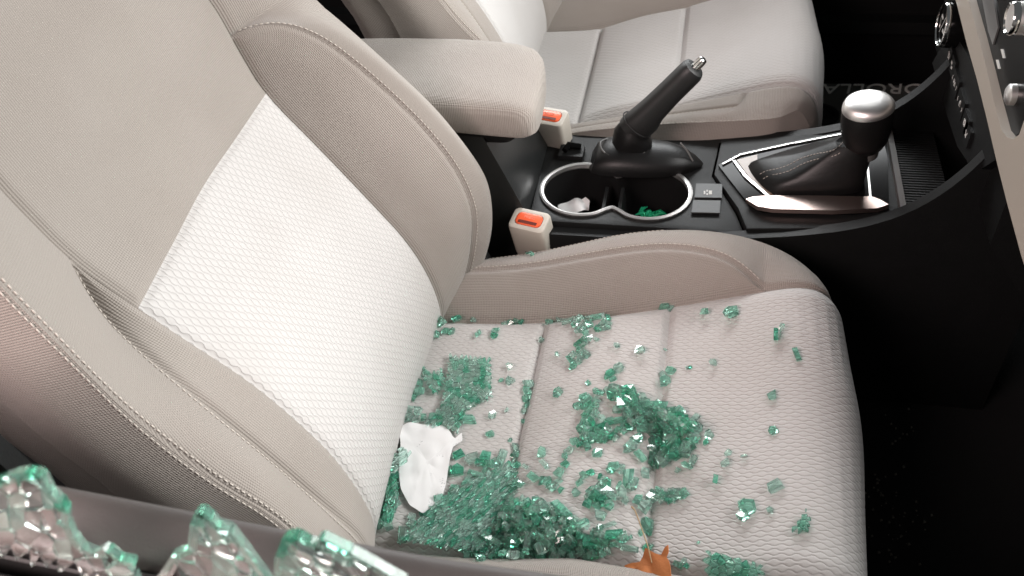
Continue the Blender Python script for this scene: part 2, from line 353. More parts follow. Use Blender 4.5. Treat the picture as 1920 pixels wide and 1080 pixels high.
# ------------------------------------------------------------------ floor, far door, dashboard
def uvxy(o, a=0, b=1):
    me = o.data; ul = me.uv_layers.new(name='UVMap'); idx = np.empty(len(me.loops), int); me.loops.foreach_get('vertex_index', idx)
    co = np.empty(len(me.vertices)*3); me.vertices.foreach_get('co', co); co = co.reshape(-1, 3); ul.data.foreach_set('uv', co[idx][:, [a, b]].ravel())
def text(name, body, size, mat, parent, mtx, ext=.0002, shear=0):
    c = bpy.data.curves.new(name, 'FONT'); c.body = body; c.size = size; c.extrude = ext; c.align_x = 'CENTER'; c.align_y = 'CENTER'; c.shear = shear
    c.materials.append(mat); o = bpy.data.objects.new(name, c); COL.objects.link(o)
    if parent is not None:
        o.parent = parent
        if parent.type == 'EMPTY': mtx = Matrix.Translation(-Vector(parent.location)) @ mtx
    o.matrix_local = mtx
    bpy.context.view_layer.update(); me = bpy.data.meshes.new_from_object(o.evaluated_get(bpy.context.evaluated_depsgraph_get()))
    q = bpy.data.objects.new(name, me); COL.objects.link(q); q.parent = parent; q.matrix_local = mtx
    bpy.data.objects.remove(o); q.name = name; return q
def frame(o, x, y, z):
    m = Matrix.Identity(4)
    for k in range(3): m[k][0], m[k][1], m[k][2], m[k][3] = float(x[k]), float(y[k]), float(z[k]), float(o[k])
    return m
FZ = -.20
bm = bmesh.new(); bmesh.ops.create_grid(bm, x_segments=40, y_segments=40, size=1)
for v in bm.verts: v.co = (.1+v.co.x*1.3, .3+v.co.y*1.1, FZ+.004*math.sin(v.co.x*23)*math.sin(v.co.y*19)-.004)
tag(bmk('floor', bm, M['carpet']), kind='structure', label='black carpeted car floor')
# driver's mat
mt = empty('floor_mat', (.62, .85, FZ), 'black rubber floor mat with raised ribs and lettering by the driver seat', 'floor mat')
bm = bmesh.new(); box(bm, .30, 1.0, .50, 1.02, FZ+.006, FZ+.016); bmk('mat_sheet', bm, M['mat'], mt, bevel=.004)
mz = FZ+.016
p0 = on(1577, 166, 2, mz); p1 = on(1742, 166, 2, mz)
tx = (p0-p1)/np.linalg.norm(p0-p1); tz = np.array([0, 0, 1.]); ty = np.cross(tz, tx)
tw = np.linalg.norm(p0-p1)
text('lettering', 'COROLLA', tw/3.3, plain('silver_print', (.85, .84, .78), .5), mt, frame((p0+p1)/2+tz*.0008, tx, ty, tz), .0006, .25)
for k, yy in enumerate((190, 202, 214, 226, 238, 251)):
    a = on(1588, yy, 2, mz); b = on(1660, yy+2, 2, mz); bm = bmesh.new()
    prism(bm, [a+(0, -.004, 0), b+(0, -.004, 0), b+(0, .004, 0), a+(0, .004, 0)], (0, 0, 1), .005); bmk('rib', bm, M['mat'], mt, bevel=.0018)
c = on(1536, 216, 2, mz); bm = bmesh.new()
rings(bm, [[(c[0]+r*math.cos(a*.19635), c[1]+r*math.sin(a*.19635), mz+z) for a in range(32)] for r, z in ((.034, 0), (.034, .004), (.026, .006), (.024, .002), (.013, .003), (.012, .009), (.004, .010))])
bmk('mat_clip', bm, M['rubber'], mt)
# driver door beyond the seat
dd = empty('driver_door', (.3, 1.06, FZ), 'dark lower driver door panel beyond the driver seat', 'car door')
bm = bmesh.new(); box(bm, -.5, 1.3, 1.06, 1.12, FZ, .42); bmk('door_panel', bm, M['soft'], dd, bevel=.01)
bm = bmesh.new(); box(bm, -.5, 1.3, 1.03, 1.063, -.085, -.062); bmk('sill_ledge', bm, M['black'], dd, bevel=.006)
# dashboard
dash = empty('dashboard', (.8, .3, FZ), 'black dashboard centre stack with climate buttons and beige trim strip', 'dashboard')
bm = bmesh.new(); box(bm, .68, 1.15, -.42, 1.02, .06, .34); bmk('dash_body', bm, M['soft'], dash, bevel=.03, seg=4)
bm = bmesh.new()
prism(bm, [(.612, .20, .13), (.612, .20, .40), (.69, .20, .40), (.69, .20, .05), (.655, .20, .07)], (0, 1, 0), .41); bmk('stack_body', bm, M['black'], dash, bevel=.012, seg=3)
def stackpoly(name, pts, x, thick, mat, bevel=.002, parent=dash):
    bm = bmesh.new(); prism(bm, [on(px, py, 0, x) for px, py in pts], (1, 0, 0), thick); return bmk(name, bm, mat, parent, bevel=bevel)
hv = stackpoly('climate_panel', [(1748, 118), (1768, 82), (1800, 78), (1822, 118), (1842, 190), (1862, 272), (1866, 300), (1838, 318), (1812, 300), (1795, 275), (1772, 205)], .602, .02, M['black'], .004)
# climate keys with their printed symbols
keys = [(1779, 104, 0), (1784, 122, 1), (1789, 155, 2), (1799, 195, 3), (1808, 230, 4), (1811, 251, 5)]
ydir = np.array([0, -1., 0]); zdir = np.array([0, 0, 1.])
def quadmark(bm, c, w, h, a=0):
    ca, sa = math.cos(a), math.sin(a)
    P = [c+ydir*(x*ca-y*sa)+zdir*(x*sa+y*ca) for x, y in ((-w/2, -h/2), (w/2, -h/2), (w/2, h/2), (-w/2, h/2))]
    prism(bm, P, (-1, 0, 0), .0003)
for kx, ky, i in keys:
    c = on(kx, ky, 0, .598); bm = bmesh.new(); w, h = (.034, .022) if i in (2, 3) else (.026, .02)
    box(bm, .5985, .603, c[1]-w/2, c[1]+w/2, c[2]-h/2, c[2]+h/2); kb = bmk('key', bm, M['black'], dash, bevel=.0015)
    bm = bmesh.new(); cc = np.array([.5983, c[1], c[2]])
    if i in (2, 3):
        for sgn in (-1, 1):
            quadmark(bm, cc+ydir*sgn*.0125+zdir*.0012, .0007, .0034, sgn*.6); quadmark(bm, cc+ydir*sgn*.0125-zdir*.0012, .0007, .0034, -sgn*.6)
    for dy, dz, w, h, a in (((-.003, 0, .0012, .007, .3), (0, .002, .005, .0012, 0), (.003, -.001, .0012, .006, -.2), (0, -.003, .006, .0012, .1)), ((-.002, .002, .005, .003, 0), (.002, -.002, .005, .003, .2)), ((-.004, 0, .001, .006, 0), (0, 0, .001, .007, .2), (.004, 0, .001, .006, 0), (0, 0, .008, .001, 0)),
                          ((0, 0, .005, .005, .2), (.001, .001, .003, .007, .1)), ((-.003, 0, .0015, .006, 0), (.003, 0, .0015, .006, 0), (0, .003, .006, .0012, 0), (0, -.003, .006, .0012, 0), (0, 0, .001, .007, .7)), ((-.002, 0, .0012, .007, .5), (.002, 0, .0012, .007, -.5), (0, -.003, .006, .001, 0)))[i]:
        quadmark(bm, cc+ydir*dy+zdir*dz, w, h, a)
    bmk('symbol', bm, M['print_w'], kb, smooth=False)
# round dial with chrome rim
dc = on(1766, 46, 0, .585)
def disc(name, c, prof, mat, parent, m=40):
    bm = bmesh.new(); rings(bm, [[(c[0]+dx, c[1]+r*math.cos(6.28319*k/m), c[2]+r*math.sin(6.28319*k/m)) for k in range(m)] for r, dx in prof]); return bmk(name, bm, mat, parent)
dl = disc('dial', dc, [(.027, .03), (.026, .004), (.024, .001), (.0222, .0), (.0215, .0012), (.001, .0012)], M['gloss'], dash)
disc('chrome_rim', dc, [(.0255, .006), (.0262, .003), (.0250, -.001), (.0232, -.0015), (.0222, .0005), (.0235, .006)], M['chrome'], dl)
bm = bmesh.new()
for dy, dz in ((-.009, .005), (.009, -.004)):
    for q in range(4): quadmark(bm, dc+np.array([.001, 0, 0])+ydir*(dy+(q-1.5)*.0022)+zdir*dz, .0012, .0035, .2*q)
quadmark(bm, dc+np.array([.001, 0, 0]), .0006, .03, -.5); bmk('symbol', bm, M['print_w'], dl, smooth=False)
stackpoly('trim_strip', [(1772, -60), (1794, 8), (1812, 80), (1832, 150), (1850, 222), (1868, 300), (1888, 380), (1915, 480), (1960, 620), (2050, 600), (2050, 120), (1960, 170), (1920, 226), (1911, 252), (1900, 261), (1889, 258), (1878, 244), (1864, 190), (1850, 130), (1835, 70), (1818, 8), (1800, -60)], .590, .03, plain('strip_beige', (.33, .295, .25), .5, bump=.1, bscale=800), .003)
stackpoly('radio_panel', [(1804, -60), (1822, 8), (1838, 70), (1854, 130), (1868, 190), (1882, 244), (1890, 255), (1900, 258), (1911, 249), (1922, 220), (1990, 160), (1990, -60)], .598, .02, plain('radio_black', (.004, .004, .004), .25, spec=.05), .002)
stackpoly('grey_quad', [(1836, -30), (1858, -30), (1871, 52), (1861, 84), (1853, 60)], .5965, .004, plain('quad_grey', (.09, .09, .088), .3), .001)  # plain grey quad laid over the radio panel
for a, b in (((1876, 92), (1882, 109)), ((1867, 112), (1873, 129)), ((1860, 132), (1866, 150))):
    stackpoly('marker', [(a[0], a[1]), (a[0]+4, a[1]), (b[0]+2, b[1]), (b[0]-2, b[1])], .5972, .001, M['print_w'], 0)
rk = on(1893, 34, 0, .575)
kn = disc('volume_knob', rk, [(.014, .025), (.0142, .004), (.013, .0005), (.001, .0)], M['satin'], dash)
disc('knob_rim', rk, [(.0145, .005), (.0148, .002), (.0135, -.0008), (.012, .0004), (.0125, .005)], M['chrome'], kn)
disc('radio_button', on(1889, 177, 0, .592), [(.010, .008), (.0095, .001), (.007, -.001), (.001, -.0015)], M['satin'], dash)

# ------------------------------------------------------------------ centre console
con = empty('center_console', (.3, .37, FZ), 'black plastic centre console with twin cup holder between the seats', 'console')
ZC = .060
def peanut(g=0):
    c1, c2, y0, r = .180, .262, .3435, .0515+g; hb = .0365+g; pts = []
    for cx, s in ((c2, 1), (c1, -1)):
        for k in range(41):
            a = -math.pi/2+math.pi*k/40*1.0
            an = a if s > 0 else a+math.pi
            pts.append((cx+r*math.cos(an), y0+r*math.sin(an)))
    # tuck the waist in between the two circles
    P = np.array(pts)
    Q = []
    for k in range(96):
        t = k/96*2*math.pi
        d = np.array([math.cos(t), math.sin(t)]); best = 0
        for rr in np.linspace(.02, .12, 201):
            x, y = .221+d[0]*rr, y0+d[1]*rr
            if ((x-c1)**2+(y-y0)**2 < r*r or (x-c2)**2+(y-y0)**2 < r*r) and (abs(x-.221) > .014 or abs(y-y0) < hb): best = rr
        Q.append((.221+d[0]*best, y0+d[1]*best))
    Q = np.array(Q)
    for _ in range(2): Q = .25*np.roll(Q, 1, 0)+.5*Q+.25*np.roll(Q, -1, 0)
    return Q
def plate(name, poly, zf, holes, mat, parent, t=.012):
    bm = bmesh.new(); edges = []
    for lp in [poly]+holes:
        vs = [bm.verts.new((float(x), float(y), zf(x, y))) for x, y in lp]
        edges += [bm.edges.new((vs[i], vs[(i+1) % len(vs)])) for i in range(len(vs))]
    bmesh.ops.triangle_fill(bm, edges=edges, use_beauty=True)
    r = bmesh.ops.extrude_face_region(bm, geom=bm.faces[:])
    for v in [g for g in r['geom'] if isinstance(g, bmesh.types.BMVert)]: v.co.z -= t
    return bmk(name, bm, mat, parent, bevel=.0022, seg=2)
zt = lambda x, y: .066+.12*(x-.36)
PN = np.array([-.12, 0, 1]); PN = PN/np.linalg.norm(PN); PP = np.array([.36, 0, .066])
pk = peanut(0)
plate('rear_deck', [(.122, .279), (.378, .279), (.368, .315), (.338, .385), (.345, .458), (.118, .458)], lambda x, y: ZC, [pk], M['black'], con)
plate('front_deck', [(.3805, .277), (.562, .270), (.562, .462), (.3475, .458), (.3405, .385), (.3705, .315)], zt, [], M['black'], con)
for y0, y1 in ((.264, .2785), (.459, .474)):
    bm = bmesh.new()
    top = chaikin([(.118, .052), (.30, .053), (.38, .064), (.44, .073), (.50, .088), (.548, .114), (.585, .155), (.612, .21)], 2)
    prism(bm, [(x, y0, z) for x, z in top]+[(.70, y0, .2), (.70, y0, FZ), (.118, y0, FZ)], (0, 1, 0), y1-y0); bmk('side_wall', bm, M['black'], con, bevel=.006, seg=3)
# cup wells and chrome surround
bm = bmesh.new(); c0 = np.array([.221, .3435])
rr = []
for s, z in ((1.0, ZC-.001), (.985, ZC-.012), (.95, ZC-.055), (.90, ZC-.062), (.3, ZC-.063)):
    rr.append([(*(c0+(p-c0)*s), z) for p in pk])
rings(bm, rr, caps=False); bm.faces.new([v for v in bm.verts][-len(pk):]); cup = bmk('cup_holder', bm, M['soft'], con)
bm = bmesh.new(); prof = [(.0, 0), (.0005, .0028), (-.002, .0038), (-.0045, .0028), (-.005, -.002), (-.0035, -.004)]
nrm = np.array([(np.roll(pk, -1, 0)-np.roll(pk, 1, 0))[i] for i in range(len(pk))]); nrm = np.stack([nrm[:, 1], -nrm[:, 0]], 1); nrm /= np.linalg.norm(nrm, axis=1, keepdims=True)
rr = [[(*(p+n*(d+.003)), ZC+h) for p, n in zip(pk, nrm)] for d, h in prof]; rings(bm, rr+[rr[0]], caps=False); bmesh.ops.remove_doubles(bm, verts=bm.verts, dist=1e-5); bmk('chrome_surround', bm, M['satin'], cup)
for x0, lean in ((.204, .004), (.232, -.004)):
    bm = bmesh.new(); hexa(bm, [(x0-.002, .312, ZC-.06), (x0+.002, .312, ZC-.06), (x0+.002, .372, ZC-.06), (x0-.002, .372, ZC-.06), (x0-.002+lean, .318, ZC-.012), (x0+.002+lean, .318, ZC-.012), (x0+.002+lean, .368, ZC-.012), (x0-.002+lean, .368, ZC-.012)])
    bmk('divider', bm, M['black'], cup, bevel=.001)
# two switches
for (a, b, c, d), mark in ((((1305, 348), (1354, 349), (1353, 375), (1302, 374)), True), (((1300, 378), (1351, 379), (1349, 402), (1296, 401)), False)):
    pts = [onp(*p, (0, 0, ZC+.001), (0, 0, 1)) for p in (a, b, c, d)]; bm = bmesh.new(); prism(bm, pts, (0, 0, 1), .0035 if mark else .0025)
    sw = bmk('switch', bm, plain('switch_black', (.02, .021, .021), .45, bump=.1), con, bevel=.0012)
    if mark:
        bm = bmesh.new()
        for px, py, w, h in ((1321, 361, 3, 6), (1326, 358, 3, 3), (1326, 364, 3, 3), (1332, 361, 6, 7)):
            prism(bm, [onp(px+u*w/2, py+v*h/2, (0, 0, ZC+.0046), (0, 0, 1)) for u, v in ((-1, -1), (-1, 1), (1, 1), (1, -1))], (0, 0, 1), .0002)
        bmk('symbol', bm, M['print_w'], sw, smooth=False)
# shifter surround
def tilt(px, py, h): return onp(px, py, PP+PN*h, PN)
bm = bmesh.new(); prism(bm, [tilt(*p, .001) for p in ((1347, 313), (1388, 290), (1480, 270), (1598, 247), (1655, 262), (1664, 300), (1667, 396), (1600, 403), (1430, 399), (1402, 384))], PN, .003)
bz = bmk('shifter_bezel', bm, M['gloss'], con, bevel=.0015)
bm = bmesh.new(); prism(bm, [tilt(*p, .0045) for p in ((1374, 303), (1378, 302), (1400, 331), (1442, 368), (1438, 370), (1396, 334))], PN, .002); bmk('inner_rim', bm, M['satin'], bz, bevel=.0006)
bm = bmesh.new(); prism(bm, [tilt(*p, .0043) for p in ((1381, 301), (1420, 291), (1420, 330), (1449, 366), (1441, 367), (1402, 330))], PN, .0012); bmk('brown_reflection', bm, plain('reflection_brown', (.20, .14, .10), .3), bz)  # brown reflection in the gloss bezel, put in as a coloured patch
bm = bmesh.new(); prism(bm, [tilt(*p, .0043) for p in ((1623, 292), (1626, 292), (1634, 372), (1630, 372))], PN, .002); bmk('inner_rim', bm, M['satin'], bz)
bm = bmesh.new(); prism(bm, [tilt(*p, .0043) for p in ((1354, 309), (1388, 291), (1480, 271), (1590, 250), (1590, 252), (1480, 272.5), (1389, 292.5), (1356, 310))], PN, .002); bmk('edge_highlight_strip', bm, M['satin'], bz)
bm = bmesh.new(); a = [tilt(*p, .0042) for p in ((1398, 380), (1412, 376), (1440, 374), (1520, 374), (1634, 376), (1650, 382), (1665, 391), (1645, 398), (1560, 402), (1450, 399), (1420, 394))]
prism(bm, a, PN, .006); bmk('silver_side_trim', bm, M['rose'], con, bevel=.0045, seg=4)
# ribbed tray ahead of the shifter
bm = bmesh.new(); box(bm, .552, .60, .285, .455, .088, .0905); tr = bmk('storage_tray', bm, M['black'], con)
for k in range(34):
    y = .29+k*.0048; bm = bmesh.new(); box(bm, .553, .60, y, y+.0022, .0903, .0922); bmk('rib', bm, M['black'], tr, smooth=False)
bm = bmesh.new(); box(bm, .545, .5515, .283, .457, .085, .0955); bmk('tray_lip', bm, M['trim'], con, bevel=.002)
# rear of the console below the armrest
bm = bmesh.new()
prism(bm, [(.120, .284, .062), (.120, .284, FZ), (-.16, .284, FZ), (-.16, .284, .19), (.070, .284, .19), (.098, .284, .12)], (0, 1, 0), .165); bmk('rear_box', bm, plain('worn_black', (.014, .015, .015), .32, bump=.1), con, bevel=.012, seg=4)
# armrest
ar = empty('armrest', (0, .35, .19), 'padded beige cloth armrest lid on the centre console', 'armrest')
bm = bmesh.new(); pl = [(-.15, .280), (.11, .272), (.138, .276), (.142, .30), (.137, .37), (.128, .41), (.105, .424), (.06, .426), (-.13, .424), (-.15, .40)]
pl = chaikin(np.array(pl+[pl[0]]), 3)[:-1]
prof = [(.90, .186), (.975, .187), (1.0, .191), (1.0, .206), (.992, .215), (.97, .2205), (.93, .2235), (.8, .226), (.5, .228), (.2, .229)]
c0 = np.array([-.01, .35]); rings(bm, [[(*(c0+(p-c0)*s), z-.05*max(0, (c0+(p-c0)*s)[0]-.02)) for p in pl] for s, z in prof])
o = bmk('lid_pad', bm, M['cloth'], ar); uvxy(o); o.data.materials[0] = M['cloth']
bm = bmesh.new(); rings(bm, [[(*(c0+(p-c0)*s), z) for p in pl] for s, z in ((.80, .165), (.88, .178), (.92, .1855), (.9, .187))]); bmk('lid_base', bm, M['black'], ar)

# ------------------------------------------------------------------ parking brake
pb = empty('parking_brake', (.24, .41, ZC), 'raised black parking brake lever with chrome release button', 'handbrake')
h0, h1 = Uy(1188, 240, .41), Uy(1304, 126, .41); ax = (h1-h0)/np.linalg.norm(h1-h0); sd = np.array([0, 1., 0]); up_ = np.cross(sd, -ax); up_ = up_ if up_[2] > 0 else -up_
L0 = np.linalg.norm(h1-h0); bm = bmesh.new(); rr = []
for s, w, h, dn in ((-.03, .0165, .020, 0), (.05, .0175, .021, .001), (.18, .0175, .0205, .002), (.32, .0165, .0175, .0005), (.6, .0160, .0158, 0), (.85, .0158, .0155, 0), (.94, .0155, .0152, 0), (.985, .0135, .0132, 0), (1.0, .009, .009, 0)):
    w *= .97; h *= .97
    rr.append([h0+ax*L0*s+sd*w*math.copysign(abs(math.cos(k*.2618))**.8, math.cos(k*.2618))+up_*(h*math.copysign(abs(math.sin(k*.2618))**.8, math.sin(k*.2618))-dn) for k in range(24)])
rings(bm, rr); bmk('grip', bm, plain('grip_black', (.013, .0135, .0135), .48, bump=.2, bscale=600), pb)
bm = bmesh.new(); rings(bm, [[h1+ax*s+r*(sd*math.cos(k*.3927)+up_*math.sin(k*.3927)) for k in range(16)] for s, r in ((-.004, .0058), (.010, .0058), (.0135, .005), (.015, .002))]); bmk('release_button', bm, M['chrome'], pb)
bm = bmesh.new(); b0 = np.array([h0[0]-.004, .41, ZC+.012]); rr = []
for s, r in ((0, .030), (.2, .0285), (.4, .0275), (.6, .0285), (.75, .026), (.9, .0225), (1.0, .0215)):
    c = b0*(1-s)+(h0+ax*.006)*s; nx = np.array([1, 0, 0])*(1-s)+up_*-1*s*.0+np.array([ax[2], 0, -ax[0]])*s; nx /= np.linalg.norm(nx)
    rr.append([c+.92*r*(1+.05*math.sin(5*k*.2618+s*6))*(sd*.8*math.cos(k*.2618)+nx*math.sin(k*.2618)) for k in range(24)])
rings(bm, rr); bt = bmk('leather_boot', bm, M['leather'], pb)
bm = bmesh.new(); ell = [h0+ax*.007+.0222*(sd*.82*math.cos(k*.2618)+np.array([ax[2], 0, -ax[0]])*math.sin(k*.2618)) for k in range(25)]; tube(bm, ell, .0009, 6); bmk('boot_hem', bm, M['rubber'], bt)
bm = bmesh.new(); rr = []
for x, h, w in ((.182, .006, .020), (.186, .024, .028), (.198, .034, .033), (.222, .037, .035), (.25, .033, .034), (.275, .031, .031), (.297, .022, .025), (.312, .010, .016), (.320, .002, .008)):
    rr.append([(x+.006*math.sin(a), .407+w*math.cos(a), ZC+.001+.78*h*max(0, math.sin(a))**.7) for a in [math.pi*k/18 for k in range(19)]])
rings(bm, rr); sl = bmk('leather_sleeve', bm, M['leather'], pb)
hem = plain('hem_grey', (.16, .16, .155), .5)
bm = bmesh.new(); rim = [np.array([.226+.031*math.cos(t), .407+.024*math.sin(t), ZC+.028-.006*abs(math.sin(t))]) for t in np.linspace(0, 6.2832, 41)]; tube(bm, rim, .0011, 6); bmk('sleeve_hem', bm, hem, sl)
bm = bmesh.new(); tube(bm, [Uy(1276, 268, .40), Uy(1288, 282, .40), Uy(1299, 302, .40)], .0011, 6); bmk('sleeve_hem', bm, hem, sl)
bm = bmesh.new(); q = on(1072, 292, 2, ZC); box(bm, q[0]-.016, q[0]+.016, q[1]-.012, q[1]+.014, ZC, ZC+.008); lt = bmk('latch_cover', bm, M['black'], con, bevel=.003)
bm = bmesh.new(); tube(bm, [q+(-.008, -.006, .012), q+(-.004, .004, .014), q+(.012, .006, .011)], [.004, .005, .004], 8); bmk('latch_knob', bm, M['gloss'], lt)

# ------------------------------------------------------------------ gear shifter
gs = empty('gear_shifter', (.49, .35, .08), 'automatic gear shifter with silver capped knob and stitched leather boot', 'gear shifter')
base = resamp(chaikin(np.array([tilt(*p, .005) for p in ((1402, 312), (1410, 330), (1438, 360), (1462, 368), (1606, 366), (1622, 350), (1619, 300), (1602, 262), (1560, 268), (1480, 288), (1402, 312))]), 2), 61)[:-1]
nk = np.array([.497, .35, .137]); bm = bmesh.new(); rr = []; cc = base.mean(0)
for s, hh in ((0, 0), (.02, .008), (.08, .015), (.22, .022), (.40, .031), (.58, .041), (.76, .053), (.90, .066), (1, .076)):
    e = s**.85
    rr.append([(b*(1-e)+(nk+.0165*np.array([math.cos(math.atan2(b[1]-nk[1], b[0]-nk[0])), math.sin(math.atan2(b[1]-nk[1], b[0]-nk[0])), 0]))*e)*np.array([1, 1, 0])+np.array([0, 0, (b[2]+hh*(1 if s < 1 else 0))*(1-(s**6))+nk[2]*(s**6)]) for b in base])
rings(bm, rr)
bvb = BVHTree.FromBMesh(bm); bo = bmk('leather_boot', bm, M['leather'], gs)
for dx, dy in ((0, 0), (6, 9)):
    ln = []
    for px, py in ((1424, 327), (1436, 320), (1455, 317), (1478, 310), (1500, 297), (1530, 288), (1558, 284), (1572, 276), (1584, 262)):
        h, n, i, d = bvb.ray_cast(Vector(CAM), Vector(ray(px+dx, py+dy)).normalized())
        if h is not None: ln.append(np.array(h)+np.array(n if n.dot(Vector(ray(px, py))) < 0 else -n)*.0006)
    if len(ln) > 2: stitches('stitching', chaikin(ln, 2), bo, .0042, .0031, .0005)
kx = np.array([.503, .350, .137]); tl = Matrix.Rotation(math.radians(-6), 3, 'Y') @ Matrix.Rotation(math.radians(5), 3, 'X')
def kring(r, z, m=36, sx=1.0, dip=0):
    r *= .93; return [kx+np.array(tl @ Vector((r*sx*math.cos(6.28319*k/m), r*.92*math.sin(6.28319*k/m), z+dip*math.cos(6.28319*k/m)))) for k in range(m)]
bm = bmesh.new(); rings(bm, [kring(.014, -.004), kring(.0185, .0), kring(.022, .004), kring(.0265, .014), kring(.0288, .027), kring(.0296, .040), kring(.0294, .053, dip=.002), kring(.0285, .0565, dip=.002), kring(.02, .057, dip=.002)]); kb = bmk('knob', bm, M['leather'], gs)
bm = bmesh.new(); rings(bm, [kring(.0280, .0555, dip=.002), kring(.0294, .0560, dip=.002), kring(.0290, .0592, dip=.001), kring(.0268, .0632), kring(.0215, .0660), kring(.013, .0672), kring(.003, .0675)]); bmk('silver_cap', bm, M['satin'], kb)
bm = bmesh.new(); rings(bm, [kring(.0172, -.010), kring(.0178, -.002), kring(.0165, .001)]); bmk('collar', bm, plain('collar_grey', (.10, .10, .095), .2), gs)

# ------------------------------------------------------------------ seat belt buckles
def buckle(top, yaw, lean, label):
    t = empty('seat_belt_buckle', top, label, 'seat belt buckle', 'front seat belt buckles')
    Rm = Matrix.Rotation(yaw, 3, 'Z') @ Matrix.Rotation(lean, 3, 'X')
    X = lambda p: np.array(top)+np.array(Rm @ Vector(p))
    bm = bmesh.new(); rr = []
    def rect(w, h, z, n=5, r=.006):
        o = []
        for cx, cy_, a0 in ((w-r, h-r, 0), (-w+r, h-r, 90), (-w+r, -h+r, 180), (w-r, -h+r, 270)):
            for k in range(n): a = math.radians(a0+90*k/(n-1)); o.append(X((cx+r*math.cos(a), cy_+r*math.sin(a), z)))
        return o
    rings(bm, [rect(.0205, .0125, -.085), rect(.0235, .0155, -.055), rect(.0235, .0158, -.015), rect(.0235, .0158, -.004), rect(.0228, .0150, -.0008), rect(.0215, .0138, 0), rect(.0172, .0095, 0), rect(.0170, .0093, -.003)]); hb = bmk('housing', bm, M['beige'], t)
    bm = bmesh.new(); rings(bm, [rect(.0166, .0090, -.0028), rect(.0164, .0088, .0004), rect(.0150, .0074, .0012)])
    pbn = bmk('press_button', bm, M['orange'], t)
    bm = bmesh.new(); rings(bm, [rect(.0120, .0020, .0011, r=.0008), rect(.0120, .0020, .0017, r=.0008)])
    for v in bm.verts: v.co -= Vector(Rm @ Vector((0, .0052, 0)))
    bmk('tongue_slot', bm, plain('slot_dark', (.12, .02, .012), .5), t)
    text('lettering', 'PRESS', .0055, plain('press_print', (.9, .30, .2), .5), pbn, frame(X((0, .0022, .0014)), Rm.col[0], Rm.col[1], Rm.col[2]), .0002)
    bm = bmesh.new(); tube(bm, [X((0, 0, -.085)), X((-.01, 0, -.16)), X((-.02, .005, -.24))], [.012, .010, .010], 10); bmk('stalk', bm, M['rubber'], t)
    return t
buckle(Uy(992, 412, .266), math.radians(-13), math.radians(14), 'beige buckle with orange button beside the glass-covered passenger seat')
buckle(Uy(1029, 217, .44), math.radians(-13), math.radians(12), 'beige buckle with orange button between the armrest and driver seat')
# recliner cover at the foot of the backrest
rc = empty('recliner_cover', (.10, .225, .0), 'small black plastic hinge cover at the foot of the passenger backrest', 'hinge cover')
q = Uy(902, 490, .232); bm = bmesh.new(); rings(bm, [[q+np.array([r*math.cos(k*.3927)-.002, dy, r*1.4*math.sin(k*.3927)-.006]) for k in range(16)] for r, dy in ((.006, -.012), (.011, -.010), (.0125, 0), (.012, .012))]); bmk('cover_shell', bm, M['black'], rc)
bm = bmesh.new(); tube(bm, [Uy(882, 520, .225), Uy(893, 512, .224), Uy(908, 505, .224), Uy(915, 492, .226)], .0014, 8); bmk('wire_loop', bm, M['beige'], rc)

# ------------------------------------------------------------------ passenger door
pd = empty('passenger_door', (.2, -.38, FZ), 'passenger door top with grey trim and empty window slot below the camera', 'car door')
def sweep(name, prof, mat, parent, x0=-.55, x1=.85, n=57):
    bm = bmesh.new(); rings(bm, [[(x, y+.0, z+.001-.105*(min(max(x, -.1), .22)-.12)) for y, z in prof] for x in np.linspace(x0, x1, n)]); return bmk(name, bm, mat, parent)
sweep('inner_trim', chaikin(np.array([(-.330, FZ), (-.330, .20), (-.345, .34), (-.356, .398), (-.3595, .413), (-.3640, .4175), (-.372, .4165), (-.384, .411), (-.3865, .405), (-.3865, .36), (-.37, FZ)]), 2), M['trim'], pd)
for y0, y1, zz in ((-.3872, -.3895, .404), (-.3902, -.3925, .4005), (-.3995, -.4025, .401)):
    sweep('weatherstrip', [(y0, zz-.03), (y0, zz-.001), ((y0+y1)/2, zz), (y1, zz-.001), (y1, zz-.03)], M['rubber'], pd)
sweep('outer_skin', chaikin(np.array([(-.4035, .34), (-.4035, .396), (-.406, .4015), (-.414, .400), (-.440, .385), (-.462, .34), (-.475, .22), (-.48, FZ), (-.46, FZ), (-.45, .25)]), 2), M['skin'], pd)
pt_ = empty('pillar_trim', (-.1, -.33, FZ), 'dark belt pillar trim between seat side and door', 'pillar trim')
bm = bmesh.new(); prism(bm, [Uy(*p, -.315) for p in ((-160, 640), (-20, 795), (100, 905), (130, 1000), (-160, 1000))], (0, -1, 0), .012); bmk('cover_panel', bm, M['black'], pt_, bevel=.002)
bm = bmesh.new(); box(bm, -.5, -.18, -.36, -.29, FZ, .5); bmk('pillar_post', bm, M['soft'], pt_, bevel=.01)

